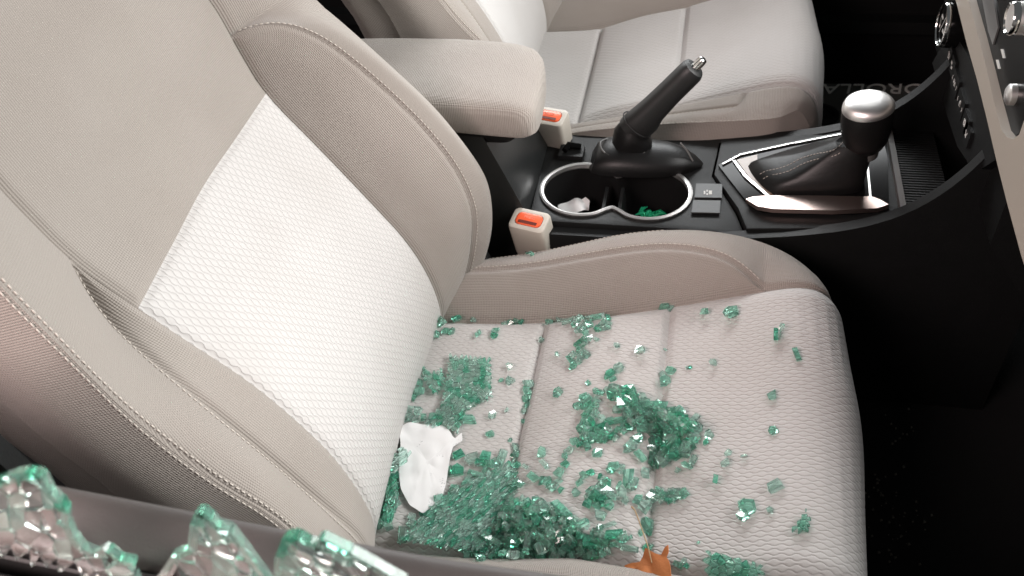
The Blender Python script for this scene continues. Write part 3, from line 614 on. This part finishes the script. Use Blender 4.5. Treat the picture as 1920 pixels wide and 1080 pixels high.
# ------------------------------------------------------------------ broken window glass
G = random.Random(11)
def shard_mesh(k):
    g = random.Random(100+k); n = g.choice((4, 4, 5, 5, 6)); t = g.uniform(.28, .5)
    long_ = 1.0 if k % 4 else g.uniform(1.6, 2.3)
    ang = sorted((2*math.pi*(i+g.uniform(-.28, .28))/n) for i in range(n)); rad = [g.uniform(.42, .60) for _ in range(n)]
    if k % 4 == 0: n = 4; ang = [.62+g.uniform(-.1, .1), 2.52+g.uniform(-.1, .1), 3.76+g.uniform(-.1, .1), 5.66+g.uniform(-.1, .1)]; rad = [g.uniform(.5, .58) for _ in range(4)]
    bm = bmesh.new(); sh = (g.uniform(-.16, .16), g.uniform(-.16, .16)); sc = g.uniform(.78, 1.05)
    a = [bm.verts.new((r*math.cos(x)*long_, r*math.sin(x), -t/2)) for r, x in zip(rad, ang)]
    b = [bm.verts.new((r*math.cos(x)*long_*sc*g.uniform(.88, 1.08)+sh[0], r*math.sin(x)*sc*g.uniform(.88, 1.08)+sh[1], t/2+g.uniform(-.06, .06))) for r, x in zip(rad, ang)]
    bm.faces.new(a[::-1]); bm.faces.new(b)
    for i in range(n): bm.faces.new((a[i], a[(i+1) % n], b[(i+1) % n], b[i]))
    bmesh.ops.recalc_face_normals(bm, faces=bm.faces)
    me = bpy.data.meshes.new('glass_fragment'); bm.to_mesh(me); bm.free(); return me
SH = [shard_mesh(k) for k in range(28)]
GM = [M['glass'], M['glass'], M['glass2'], M['glassd']]
SHM = {}
def shard_of(k, mi):
    if (k, mi) not in SHM:
        me = SH[k].copy(); me.materials.append(GM[mi]); SHM[(k, mi)] = me
    return SHM[(k, mi)]
def place(px, py, spx, lift=0, flat=.7, longq=None, k=None, mi=None, rz=None):
    """matrix and mesh of one fragment lying on the cushion under a pixel"""
    h = hit(px, py)
    if h is None: return None
    p, n = h; size = spx*depth(p)/FPX
    if k is None:
        k = G.randrange(28)
        if longq is True: k = 4*G.randrange(7)
        elif longq is False: k = G.choice([i for i in range(28) if i % 4])
    mi = G.choices((0, 1, 2, 3), (3, 3, 5, 2))[0] if mi is None else mi
    q = n.to_track_quat('Z', 'Y').to_matrix()
    tl = G.gauss(0, .22) if G.random() < flat else G.choice((1, -1))*G.uniform(.7, 1.5)
    rot = q @ Matrix.Rotation(G.uniform(0, 6.28) if rz is None else rz, 3, 'Z') @ Matrix.Rotation(tl, 3, 'X') @ Matrix.Rotation(G.gauss(0, .15), 3, 'Y')
    me = SH[k]; lo = min((rot @ (v.co*size)).dot(n) for v in me.vertices)
    return Matrix.Translation(p+n*(lift-lo-.0003)) @ rot.to_4x4() @ Matrix.Scale(size, 4), k, mi, size
FRAG = []          # (visible size, matrix, k, mi, label)
def frag(px, py, s, label, **kw):
    r = place(px, py, s, **kw)
    if r: FRAG.append((r[3], r[0], r[1], r[2], label))
LB = {'rear': 'loose green glass fragment on the rear cushion panel', 'mid': 'loose green glass fragment on the middle cushion panel', 'front': 'loose green glass fragment on the front cushion panel',
      'heap': 'green glass fragment in the heap across the middle and front cushion seam', 'curve': 'green glass fragment in the curved trail beside the heap', 'tuft': 'green glass fragment in the strip below the inner bolster seam',
      'edge': 'green glass fragment wedged between backrest and cushion', 'pile': 'green glass fragment in the deep pile beside the door', 'bolt': 'tiny green glass fragment caught beside the passenger buckle'}
loose = [(859, 594, 22), (888, 599, 11), (828, 612, 20), (836, 622, 17), (847, 622, 15), (896, 630, 13), (929, 622, 15), (927, 632, 13), (948, 604, 13), (957, 603, 12), (966, 602, 13), (977, 602, 12), (822, 630, 14),
         (956, 691, 15), (957, 716, 17), (939, 714, 9), (882, 791, 23), (924, 782, 15), (919, 815, 15), (860, 802, 16), (950, 772, 10), (956, 826, 8), (861, 855, 21), (885, 860, 24), (903, 868, 22), (912, 860, 24), (898, 876, 18), (860, 885, 24), (846, 885, 14),
         (792, 692, 12), (800, 700, 12), (786, 722, 20), (780, 735, 20), (790, 740, 18), (777, 748, 14), (770, 770, 18), (784, 775, 18), (766, 785, 20), (778, 790, 16), (796, 786, 14), (812, 806, 14), (756, 775, 18)]
midl = [(1011, 641, 12), (1032, 601, 15), (1045, 604, 11), (1055, 600, 16), (1046, 668, 10), (1120, 640, 11), (1158, 651, 13), (1199, 660, 19), (1046, 738, 19), (1103, 720, 12), (1145, 702, 18), (1160, 694, 18), (1150, 712, 14), (1138, 708, 12), (1127, 737, 14), (1117, 735, 11), (1145, 729, 11), (1137, 733, 10),
        (1017, 852, 21), (1024, 876, 23), (1060, 872, 17), (1065, 847, 20), (1060, 856, 14), (1120, 853, 17), (1182, 840, 22), (1194, 825, 24), (1176, 845, 14), (1152, 877, 24), (1146, 884, 16), (1165, 882, 18), (1126, 895, 13), (1097, 892, 17), (1108, 889, 16), (1087, 907, 17), (1081, 924, 16), (1002, 897, 24), (1016, 903, 16), (1028, 905, 17), (1040, 912, 20), (1034, 918, 16), (1046, 905, 18), (1050, 890, 22), (1052, 920, 14), (1005, 935, 11),
        (1167, 930, 20), (1160, 918, 18), (1172, 940, 16), (1211, 890, 18), (1205, 955, 26), (1213, 990, 32), (1200, 1000, 12), (1219, 1001, 12), (1196, 940, 20), (1222, 930, 18), (1120, 997, 15), (1178, 1012, 16), (981, 790, 13), (985, 735, 18), (988, 722, 20), (984, 750, 18), (986, 762, 16), (980, 772, 12), (965, 842, 16), (962, 854, 17), (966, 866, 18), (972, 874, 16), (1208, 1028, 16), (1222, 1026, 14)]
frontl = [(1322, 591, 19), (1374, 591, 26), (1465, 624, 19), (1457, 634, 20), (1340, 683, 14), (1291, 690, 10), (1448, 742, 22), (1450, 810, 17), (1331, 818, 18), (1306, 835, 21), (1325, 830, 14), (1361, 872, 16), (1367, 853, 13), (1396, 858, 12), (1344, 903, 16), (1301, 865, 20), (1290, 878, 19), (1455, 915, 28), (1445, 958, 13), (1393, 945, 17), (1402, 958, 27), (1396, 970, 22), (1310, 1018, 6),
          (1247, 576, 20), (1256, 580, 14), (1246, 656, 7), (1259, 697, 18), (1250, 706, 17), (1253, 720, 19), (1272, 885, 12), (1283, 1052, 12), (1272, 1060, 16), (1288, 1062, 12), (1294, 690, 8), (1230, 940, 22), (1245, 932, 22), (1258, 936, 24), (1270, 930, 24), (1284, 928, 22), (1240, 922, 18), (1263, 924, 17)]
for l, nm in ((loose, 'rear'), (midl, 'mid'), (frontl, 'front')):
    for px, py, s in l: frag(px, py, s*1.12, LB[nm], longq=False)
frag(1494, 666, 16, LB['front'], k=4, rz=.1); frag(1200, 858, 19, LB['mid'], k=8, rz=1.1); frag(1180, 901, 22, LB['mid'], k=12, rz=.1); frag(1190, 910, 16, LB['mid'], k=4, rz=.2)
def inpoly(x, y, P):
    c = False; j = len(P)-1
    for i in range(len(P)):
        if (P[i][1] > y) != (P[j][1] > y) and x < (P[j][0]-P[i][0])*(y-P[i][1])/(P[j][1]-P[i][1])+P[i][0]: c = not c
        j = i
    return c
def fill(P, n, mind):
    xs = [p[0] for p in P]; ys = [p[1] for p in P]; out = []; tries = 0
    while len(out) < n and tries < n*60:
        tries += 1; x, y = G.uniform(min(xs), max(xs)), G.uniform(min(ys), max(ys))
        if inpoly(x, y, P) and all((x-a)**2+(y-b)**2 > mind*mind for a, b in out): out.append((x, y))
    return out
def cluster(P, n, mind, s0, s1, label, layers=1, dz=.004, flat=.6):
    for L in range(layers):
        for x, y in fill(P, n if L == 0 else int(n*.6), mind): frag(x, y, G.uniform(s0, s1), label, lift=L*dz+G.uniform(0, .001), flat=flat)
cluster([(1150, 745), (1170, 733), (1195, 748), (1235, 765), (1285, 783), (1312, 798), (1308, 828), (1290, 850), (1262, 868), (1235, 880), (1215, 872), (1225, 835), (1205, 800), (1165, 775)], 62, 11, 18, 27, LB['heap'], 2, .0036, .7)
cluster([(1075, 768), (1090, 745), (1115, 748), (1128, 768), (1110, 778), (1092, 770)], 10, 9, 15, 20, LB['curve'])
cluster([(1078, 835), (1090, 795), (1110, 783), (1130, 790), (1160, 788), (1190, 790), (1180, 815), (1150, 830), (1122, 825), (1100, 845)], 34, 10, 16, 22, LB['curve'])
cluster([(1068, 600), (1092, 592), (1105, 600), (1128, 588), (1145, 600), (1140, 618), (1108, 620), (1106, 645), (1085, 690), (1067, 690), (1082, 655), (1096, 625), (1070, 618)], 34, 9, 14, 19, LB['tuft'])
cluster([(1100, 945), (1110, 925), (1135, 908), (1155, 925), (1160, 950), (1128, 975), (1105, 960)], 13, 10, 18, 28, LB['mid'])
cluster([(722, 905), (742, 880), (745, 935), (735, 980), (715, 1000), (708, 960)], 16, 10, 18, 26, LB['edge'], 1, .004, .4)
cluster([(1090, 1000), (1135, 985), (1165, 1005), (1190, 1030), (1150, 1045), (1085, 1040)], 22, 9, 16, 24, LB['mid'])
cluster([(732, 1018), (762, 978), (832, 918), (930, 866), (975, 846), (990, 880), (985, 1000), (974, 1000), (968, 875), (900, 902), (800, 975), (752, 1022)], 30, 8, 12, 21, 'green glass fragment along the broken rim of the splinter fan')
frag(960, 478, 12, LB['bolt']); frag(967, 476, 10, LB['bolt']); frag(992, 476, 13, LB['bolt']); frag(998, 479, 10, LB['bolt'])
n_loose = len(FRAG)
cluster([(975, 945), (1010, 950), (1055, 960), (1092, 985), (1090, 1040), (1010, 1048), (900, 1052), (870, 1030), (930, 985)], 110, 9, 16, 25, LB['pile'], 2, .0036, .7)
pile = FRAG[n_loose:]; FRAG = FRAG[:n_loose]
FRAG.sort(key=lambda f: -f[0])
for s, m, k, mi, lb in FRAG[:296]:
    look = ('tiny ' if s < .0075 else 'large ' if s > .0105 else 'small ' if s < .009 else '')+('long ' if k % 4 == 0 else '')+('pale ' if mi == 2 else 'dark ' if mi == 3 else '')
    o = bpy.data.objects.new('glass_fragment', shard_of(k, mi)); COL.objects.link(o); o.matrix_world = m; tag(o, lb.replace('tiny ', '').replace('green', look+'green'), 'glass fragment', lb.replace('fragment', 'fragments'))
def joined(name, lst, label):
    V = []; Fc = []; mi_ = []
    for s, m, k, mi, lb in lst:
        o = len(V); V += [m @ v.co for v in SH[k].vertices]
        for p in SH[k].polygons: Fc.append([i+o for i in p.vertices]); mi_.append(mi)
    ob = mk(name, V, Fc, None, None, False)
    for q in GM: ob.data.materials.append(q)
    ob.data.polygons.foreach_set('material_index', mi_); return tag(ob, label, 'broken glass', kind='stuff')
joined('glass_crumbs', pile+FRAG[296:], 'deep pile of green glass crumbs on the seat beside the door')

# cracked sheets: cells of a Voronoi pattern that still hang together
def clip(poly, p, n):
    out = []
    for i in range(len(poly)):
        a, b = poly[i], poly[(i+1) % len(poly)]; da = (a-p) @ n; db = (b-p) @ n
        if da <= 0: out.append(a)
        if da*db < 0: out.append(a+(b-a)*da/(da-db))
    return out
def cells(P, n, mind, aniso=1, ang=0):
    ca, sa = math.cos(ang), math.sin(ang); T = np.array([[ca, sa], [-sa*aniso, ca*aniso]]); Ti = np.linalg.inv(T)
    Q = [tuple(T @ np.array(p, float)) for p in P]; sites = [np.array(s) for s in fill(Q, n, mind)]; res = []
    Qa = [np.array(q) for q in Q]; c = np.mean(Qa, 0)
    for i, s in enumerate(sites):
        poly = [s+np.array(d)*200. for d in ((-1, -1), (1, -1), (1, 1), (-1, 1))]
        nb = sorted(range(len(sites)), key=lambda j: ((sites[j]-s)**2).sum())[1:18]
        for j in nb: poly = clip(poly, (s+sites[j])/2, sites[j]-s)
        poly = [v for v in poly]
        # keep the cell inside a small radius at the sheet's rim so the outline stays jagged
        R_ = mind*1.6; poly = [s+(v-s)*min(1, R_/max(1e-6, np.linalg.norm(v-s))) for v in poly]; pin = []
        for v in poly:
            lo_, hi_ = 0., 1.
            if not inpoly(v[0], v[1], Q):
                for _ in range(9):
                    m_ = (lo_+hi_)/2
                    if inpoly(*(s+(v-s)*m_), Q): lo_ = m_
                    else: hi_ = m_
                v = s+(v-s)*max(lo_, .12)
            pin.append(v)
        poly = pin
        if len(poly) >= 3: res.append([Ti @ v for v in poly])
    return res
def sheet(name, label, cat, cl, p0, nrm, thick, parent_mats, shrink=.965, jit=.0007, group=None, parent=None, jt=.05):
    nrm = np.array(nrm)/np.linalg.norm(nrm); cen = onp(*np.mean([np.mean(c, 0) for c in cl], 0), p0, nrm)
    t = parent or empty(name, cen, label, cat, group)
    for c in cl:
        m = np.mean(c, 0); ck = onp(*m, p0, nrm); P = [ck+(onp(*v, p0, nrm)-ck)*shrink for v in c]
        tn = nrm+np.array([G.gauss(0, jt) for _ in range(3)]); tn /= np.linalg.norm(tn); dz = G.uniform(-jit, jit)
        P = [p-tn*((p-ck) @ tn)+nrm*dz for p in P]; bm = bmesh.new(); a = [bm.verts.new(tuple(p)) for p in P]
        b = [bm.verts.new(tuple(ck+(p-ck)*G.uniform(.86, 1.0)+tn*thick*G.uniform(.9, 1.1))) for p in P]; k = len(P)
        bm.faces.new(a[::-1]); bm.faces.new(b)
        for i in range(k): bm.faces.new((a[i], a[(i+1) % k], b[(i+1) % k], b[i]))
        bmk('shard', bm, G.choice(parent_mats), t, smooth=False)
    return t
def cplane(px, py, h, tilt=(0, 0, 0)):
    p, n = hit(px, py); n = np.array(n); return np.array(p)+n*h, n+np.array(tilt)
gm = [M['glass'], M['glass'], M['glass2'], M['glass2'], M['glass2'], M['glassd']]
p0, n0 = cplane(880, 720, .003)
sq = cells([(843, 665), (921, 673), (923, 748), (895, 760), (868, 778), (838, 792), (818, 790), (830, 745), (838, 715)], 120, 7.5)
sheet('cracked_glass_sheet', 'square slab of crazed green glass behind the white paper, still in one piece', 'glass sheet', sq, p0, n0, .0032, gm)
p0, n0 = cplane(812, 720, .003)
sheet('cracked_glass_sheet', 'small crazed green glass flap beside the square slab, touching the backrest', 'glass sheet', cells([(790, 708), (828, 692), (836, 712), (824, 738), (812, 740)], 22, 7), p0, n0, .0032, gm)
p0, n0 = cplane(830, 785, .004)
sheet('cracked_glass_sheet', 'splintered green glass tail under the square slab, above the white paper', 'glass sheet', cells([(795, 785), (840, 755), (875, 770), (858, 815), (830, 800), (800, 800)], 34, 8, 1.8, -.7), p0, n0, .0032, gm)
p0, n0 = cplane(900, 950, .004)
fan = cells([(748, 1015), (785, 975), (830, 932), (880, 900), (925, 882), (968, 864), (975, 900), (978, 985), (1000, 1040), (940, 1040), (860, 1032), (790, 1022)], 300, 14, 3.2, -.72)
sheet('cracked_glass_sheet', 'large fan of long green glass splinters between white paper and door', 'glass sheet', fan, p0, n0, .0032, gm, .95, .0016, jt=.08)
p0, n0 = cplane(1375, 1056, .002)
sheet('cracked_glass_sheet', 'dull crazed green glass slab beside the orange leaf', 'glass sheet', cells([(1318, 1062), (1324, 1036), (1340, 1033), (1360, 1044), (1395, 1050), (1428, 1058), (1436, 1075), (1430, 1092), (1330, 1092)], 34, 12), p0, n0, .0045, [M['glassd'], M['glass']])
p0, n0 = cplane(1500, 985, .001)
sheet('cracked_glass_sheet', 'small crazed triangular glass piece near the front edge of the cushion', 'glass sheet', cells([(1484, 1000), (1510, 958), (1522, 980), (1516, 998), (1495, 1003)], 10, 9), p0, n0, .004, [M['glass']])
p0, n0 = cplane(1275, 935, .003)
sheet('cracked_glass_sheet', 'long splintered green glass strip crossing the front cushion seam', 'glass sheet', cells([(1228, 935), (1250, 920), (1288, 916), (1293, 926), (1270, 942), (1240, 948)], 14, 9, 1.6, -.2), p0, n0, .0032, gm)
p0, n0 = cplane(1250, 780, .012)
sheet('cracked_glass_sheet', 'ridge of long green glass bars on top of the heap at the seam', 'glass sheet', cells([(1190, 748), (1215, 756), (1262, 775), (1310, 795), (1308, 815), (1270, 800), (1225, 782), (1192, 766)], 26, 10, 1.7, .42), p0, n0, .005, gm, .93, .002)
p0, n0 = cplane(738, 880, .012)
sheet('cracked_glass_sheet', 'pale green splinter bundle lying over the left edge of the white paper', 'glass sheet', cells([(730, 885), (735, 855), (755, 842), (772, 848), (768, 862), (748, 880), (735, 893)], 9, 10, 2.2, -.5), p0, n0, .004, [M['glass2']])
p0, n0 = cplane(735, 930, .006)
sheet('cracked_glass_sheet', 'dark green splinter bundle in the gap beside the backrest foot', 'glass sheet', cells([(716, 985), (728, 900), (744, 892), (748, 930), (738, 975), (724, 992)], 16, 9, 2.4, -1.25), p0, n0, .005, [M['glassd'], M['glass']])

# glass left standing in the door
bw = empty('broken_window', (.12, -.396, .40), 'jagged remains of the green side window standing in the door slot', 'broken window')
dm = [M['clear'], M['clear'], M['glass2']]
em = [M['glass'], M['glassd'], M['glass2']]
yn = (0, 1, 0); yp = (0, -.3985, 0)
def stand(P, n, mind, an, ang, rimpts):
    sheet('', '', '', cells(P, n, mind, an, ang), yp, yn, .0035, dm, .985, .0002, parent=bw, jt=.035)
    # the fracture edge, one thin facet after another
    for a, b in zip(rimpts, rimpts[1:]):
        A, B = Uy(*a, -.3985), Uy(*b, -.3985); u = (B-A)/np.linalg.norm(B-A); v = np.cross(u, [0, 1, 0]); w = G.uniform(.0012, .0021); bm = bmesh.new()
        prism(bm, [A-v*w, A+v*w, A+v*w*.6+np.array([0, .004, 0]), A-v*w*.6+np.array([0, .004, 0])], u, np.linalg.norm(B-A)*.97); bmk('edge_facet', bm, G.choice(em), bw, smooth=False)
stand([(-40, 915), (15, 900), (35, 892), (72, 890), (92, 925), (118, 955), (128, 995), (140, 1025), (190, 1045), (250, 1062), (262, 1110), (120, 1075), (-40, 1035)], 34, 26, 1.0, 0, [(-20, 915), (12, 902), (28, 896), (52, 892), (74, 896), (90, 928), (108, 944), (120, 962), (122, 985), (132, 1008), (150, 1032), (178, 1044), (200, 1034), (222, 1054), (250, 1060)])
stand([(298, 1100), (325, 1048), (362, 1032), (366, 985), (374, 964), (392, 975), (405, 992), (432, 1002), (462, 1050), (505, 1105)], 16, 30, 1.9, .9, [(300, 1085), (326, 1046), (360, 1034), (365, 985), (374, 964), (392, 976), (404, 992), (430, 1000), (505, 1100)])
stand([(518, 1110), (524, 1045), (536, 1012), (556, 1008), (575, 1022), (598, 1034), (604, 1014), (620, 1018), (648, 1040), (700, 1062), (770, 1105)], 22, 27, 2.4, .65, [(520, 1085), (524, 1046), (536, 1014), (556, 1010), (578, 1024), (598, 1034), (603, 1014), (655, 1040), (760, 1098)])

# ------------------------------------------------------------------ paper, leaf, things in the cup holders
def crumple(name, P, p0, n0, amp, mat, label, cat, n=26, seed=3, th=.0004, curl=0):
    xs = [p[0] for p in P]; ys = [p[1] for p in P]; rg = random.Random(seed); ph = [(rg.uniform(.05, .16), rg.uniform(-3.1, 3.1), rg.uniform(0, 6.28)) for _ in range(7)]
    bm = bmesh.new(); loop = resamp(np.array(P+[P[0]], float), 90)[:-1]; c = np.mean(loop, 0); n0 = np.array(n0)/np.linalg.norm(n0); rr = []
    def q(v):
        h = sum(math.sin(f*(v[0]*math.cos(a)+v[1]*math.sin(a))+b) for f, a, b in ph)/7; h = abs(h)*2-.5
        r = np.linalg.norm(v-c)/60; return onp(*v, p0, n0)+n0*(amp*(h+1)+curl*r*r)
    rr = [[q(c+(v-c)*s) for v in loop] for s in (1, .9, .78, .64, .5, .36, .22, .08)]
    vs = [[bm.verts.new(tuple(p)) for p in r] for r in rr]; m = len(loop)
    for a, b in zip(vs, vs[1:]):
        for i in range(m): bm.faces.new((a[i], a[(i+1) % m], b[(i+1) % m], b[i]))
    bm.faces.new(vs[-1]); r = bmesh.ops.extrude_face_region(bm, geom=bm.faces[:])
    for v in [g for g in r['geom'] if isinstance(g, bmesh.types.BMVert)]: v.co -= Vector(n0)*th
    return tag(bmk(name, bm, mat, None, angle=9), label, cat)
mp, N, L, B = nodes('receipt_paper'); B.inputs['Roughness'].default_value = .8
n1 = noise(N, L, 700, 1); n2 = noise(N, L, 45, 2)
f = mth(N, L, 'MULTIPLY', mth(N, L, 'GREATER_THAN', n1, .63), mth(N, L, 'GREATER_THAN', n2, .62)); L.new(mixc(N, L, f, (.74, .74, .735), (.38, .39, .39)), B.inputs['Base Color'])
p0, n0 = cplane(800, 880, .003)
crumple('crumpled_paper', [(750, 803), (768, 796), (800, 797), (832, 799), (845, 812), (852, 824), (866, 812), (868, 828), (850, 838), (844, 862), (838, 900), (830, 938), (812, 958), (792, 964), (768, 948), (752, 918), (748, 885), (752, 850)], p0, n0, .0018, mp, 'torn white paper scrap lying on glass at the foot of the backrest', 'paper', seed=5)
lm = plain('dry_leaf', (.64, .24, .075), .8, col2=(.40, .12, .035), nscale=60, bump=.4, bscale=200)
p0, n0 = cplane(1225, 1045, .008, (-.05, -.08, 0))
leaf = empty('dry_leaf', p0, 'curled orange dry leaf lying against the glass near the door', 'leaf')
lo = crumple('blade', [(1174, 1063), (1190, 1056), (1202, 1055), (1208, 1042), (1214, 1029), (1222, 1034), (1233, 1040), (1244, 1042), (1249, 1030), (1256, 1023), (1256, 1036), (1251, 1046), (1256, 1052), (1259, 1066), (1262, 1085), (1250, 1100), (1225, 1098), (1206, 1090), (1202, 1076), (1194, 1068), (1180, 1069)], p0, n0, .0016, lm, None, None, seed=9, curl=.0012)
lo.parent = leaf; lo.location = -Vector(leaf.location)
bm = bmesh.new(); st = [onp(*p, p0, n0)+np.array([0, 0, z]) for p, z in (((1222, 1060), .004), ((1215, 1030), .004), ((1207, 1008), .005), ((1198, 985), .007), ((1190, 968), .010), ((1184, 963), .011))]
tube(bm, st, [.0005, .0006, .0006, .0006, .0007, .0009], 6); bmk('stem', bm, plain('leaf_stem', (.35, .24, .13), .7), leaf)
zb = ZC-.055
crumple('crumpled_tissue', [(1046, 392), (1060, 384), (1078, 378), (1098, 377), (1106, 386), (1104, 398), (1090, 405), (1068, 408), (1050, 402)], (0, 0, zb+.012), (0, 0, 1), .006, M['paper'], 'crumpled white tissue in the rear cup of the cup holder', 'tissue', seed=2)
q = on(1222, 412, 2, zb+.004); gw = empty('green_wrapper', q, 'crinkled shiny green wrapper in the front cup of the cup holder', 'wrapper'); gmm = plain('green_foil', (.02, .42, .20), .25, .3)
for k in range(14):
    bm = bmesh.new(); a = G.uniform(0, 3.14); c = q+np.array([G.uniform(-.013, .013), G.uniform(-.008, .012), G.uniform(0, .008)]); d = np.array([math.cos(a), math.sin(a), G.uniform(-.3, .3)])*.010; tube(bm, [c-d, c+np.array([0, 0, .004]), c+d], [.001, .0028, .001], 5); bmk('fold', bm, gmm, gw, smooth=False)
# crumbs on the carpet
V = []; Fc = []
for k in range(70):
    px, py = G.choice(((1690, 1010), (1660, 1020), (1700, 960), (1640, 920), (1680, 800))); c = on(px+G.gauss(0, 26), py+G.gauss(0, 24), 2, FZ+.004); s = G.uniform(.0008, .0024); o = len(V)
    V += [c+s*np.array(d) for d in ((1, 0, -1), (-.5, .8, -1), (-.5, -.8, -1), (G.uniform(-.4, .4), 0, 1))]; Fc += [(o, o+1, o+3), (o+1, o+2, o+3), (o+2, o, o+3), (o, o+2, o+1)]
tag(mk('floor_crumbs', V, Fc, plain('crumb', (.20, .19, .16), .6), None, False), 'tiny pale crumbs scattered on the dark footwell carpet', 'crumbs', kind='stuff')
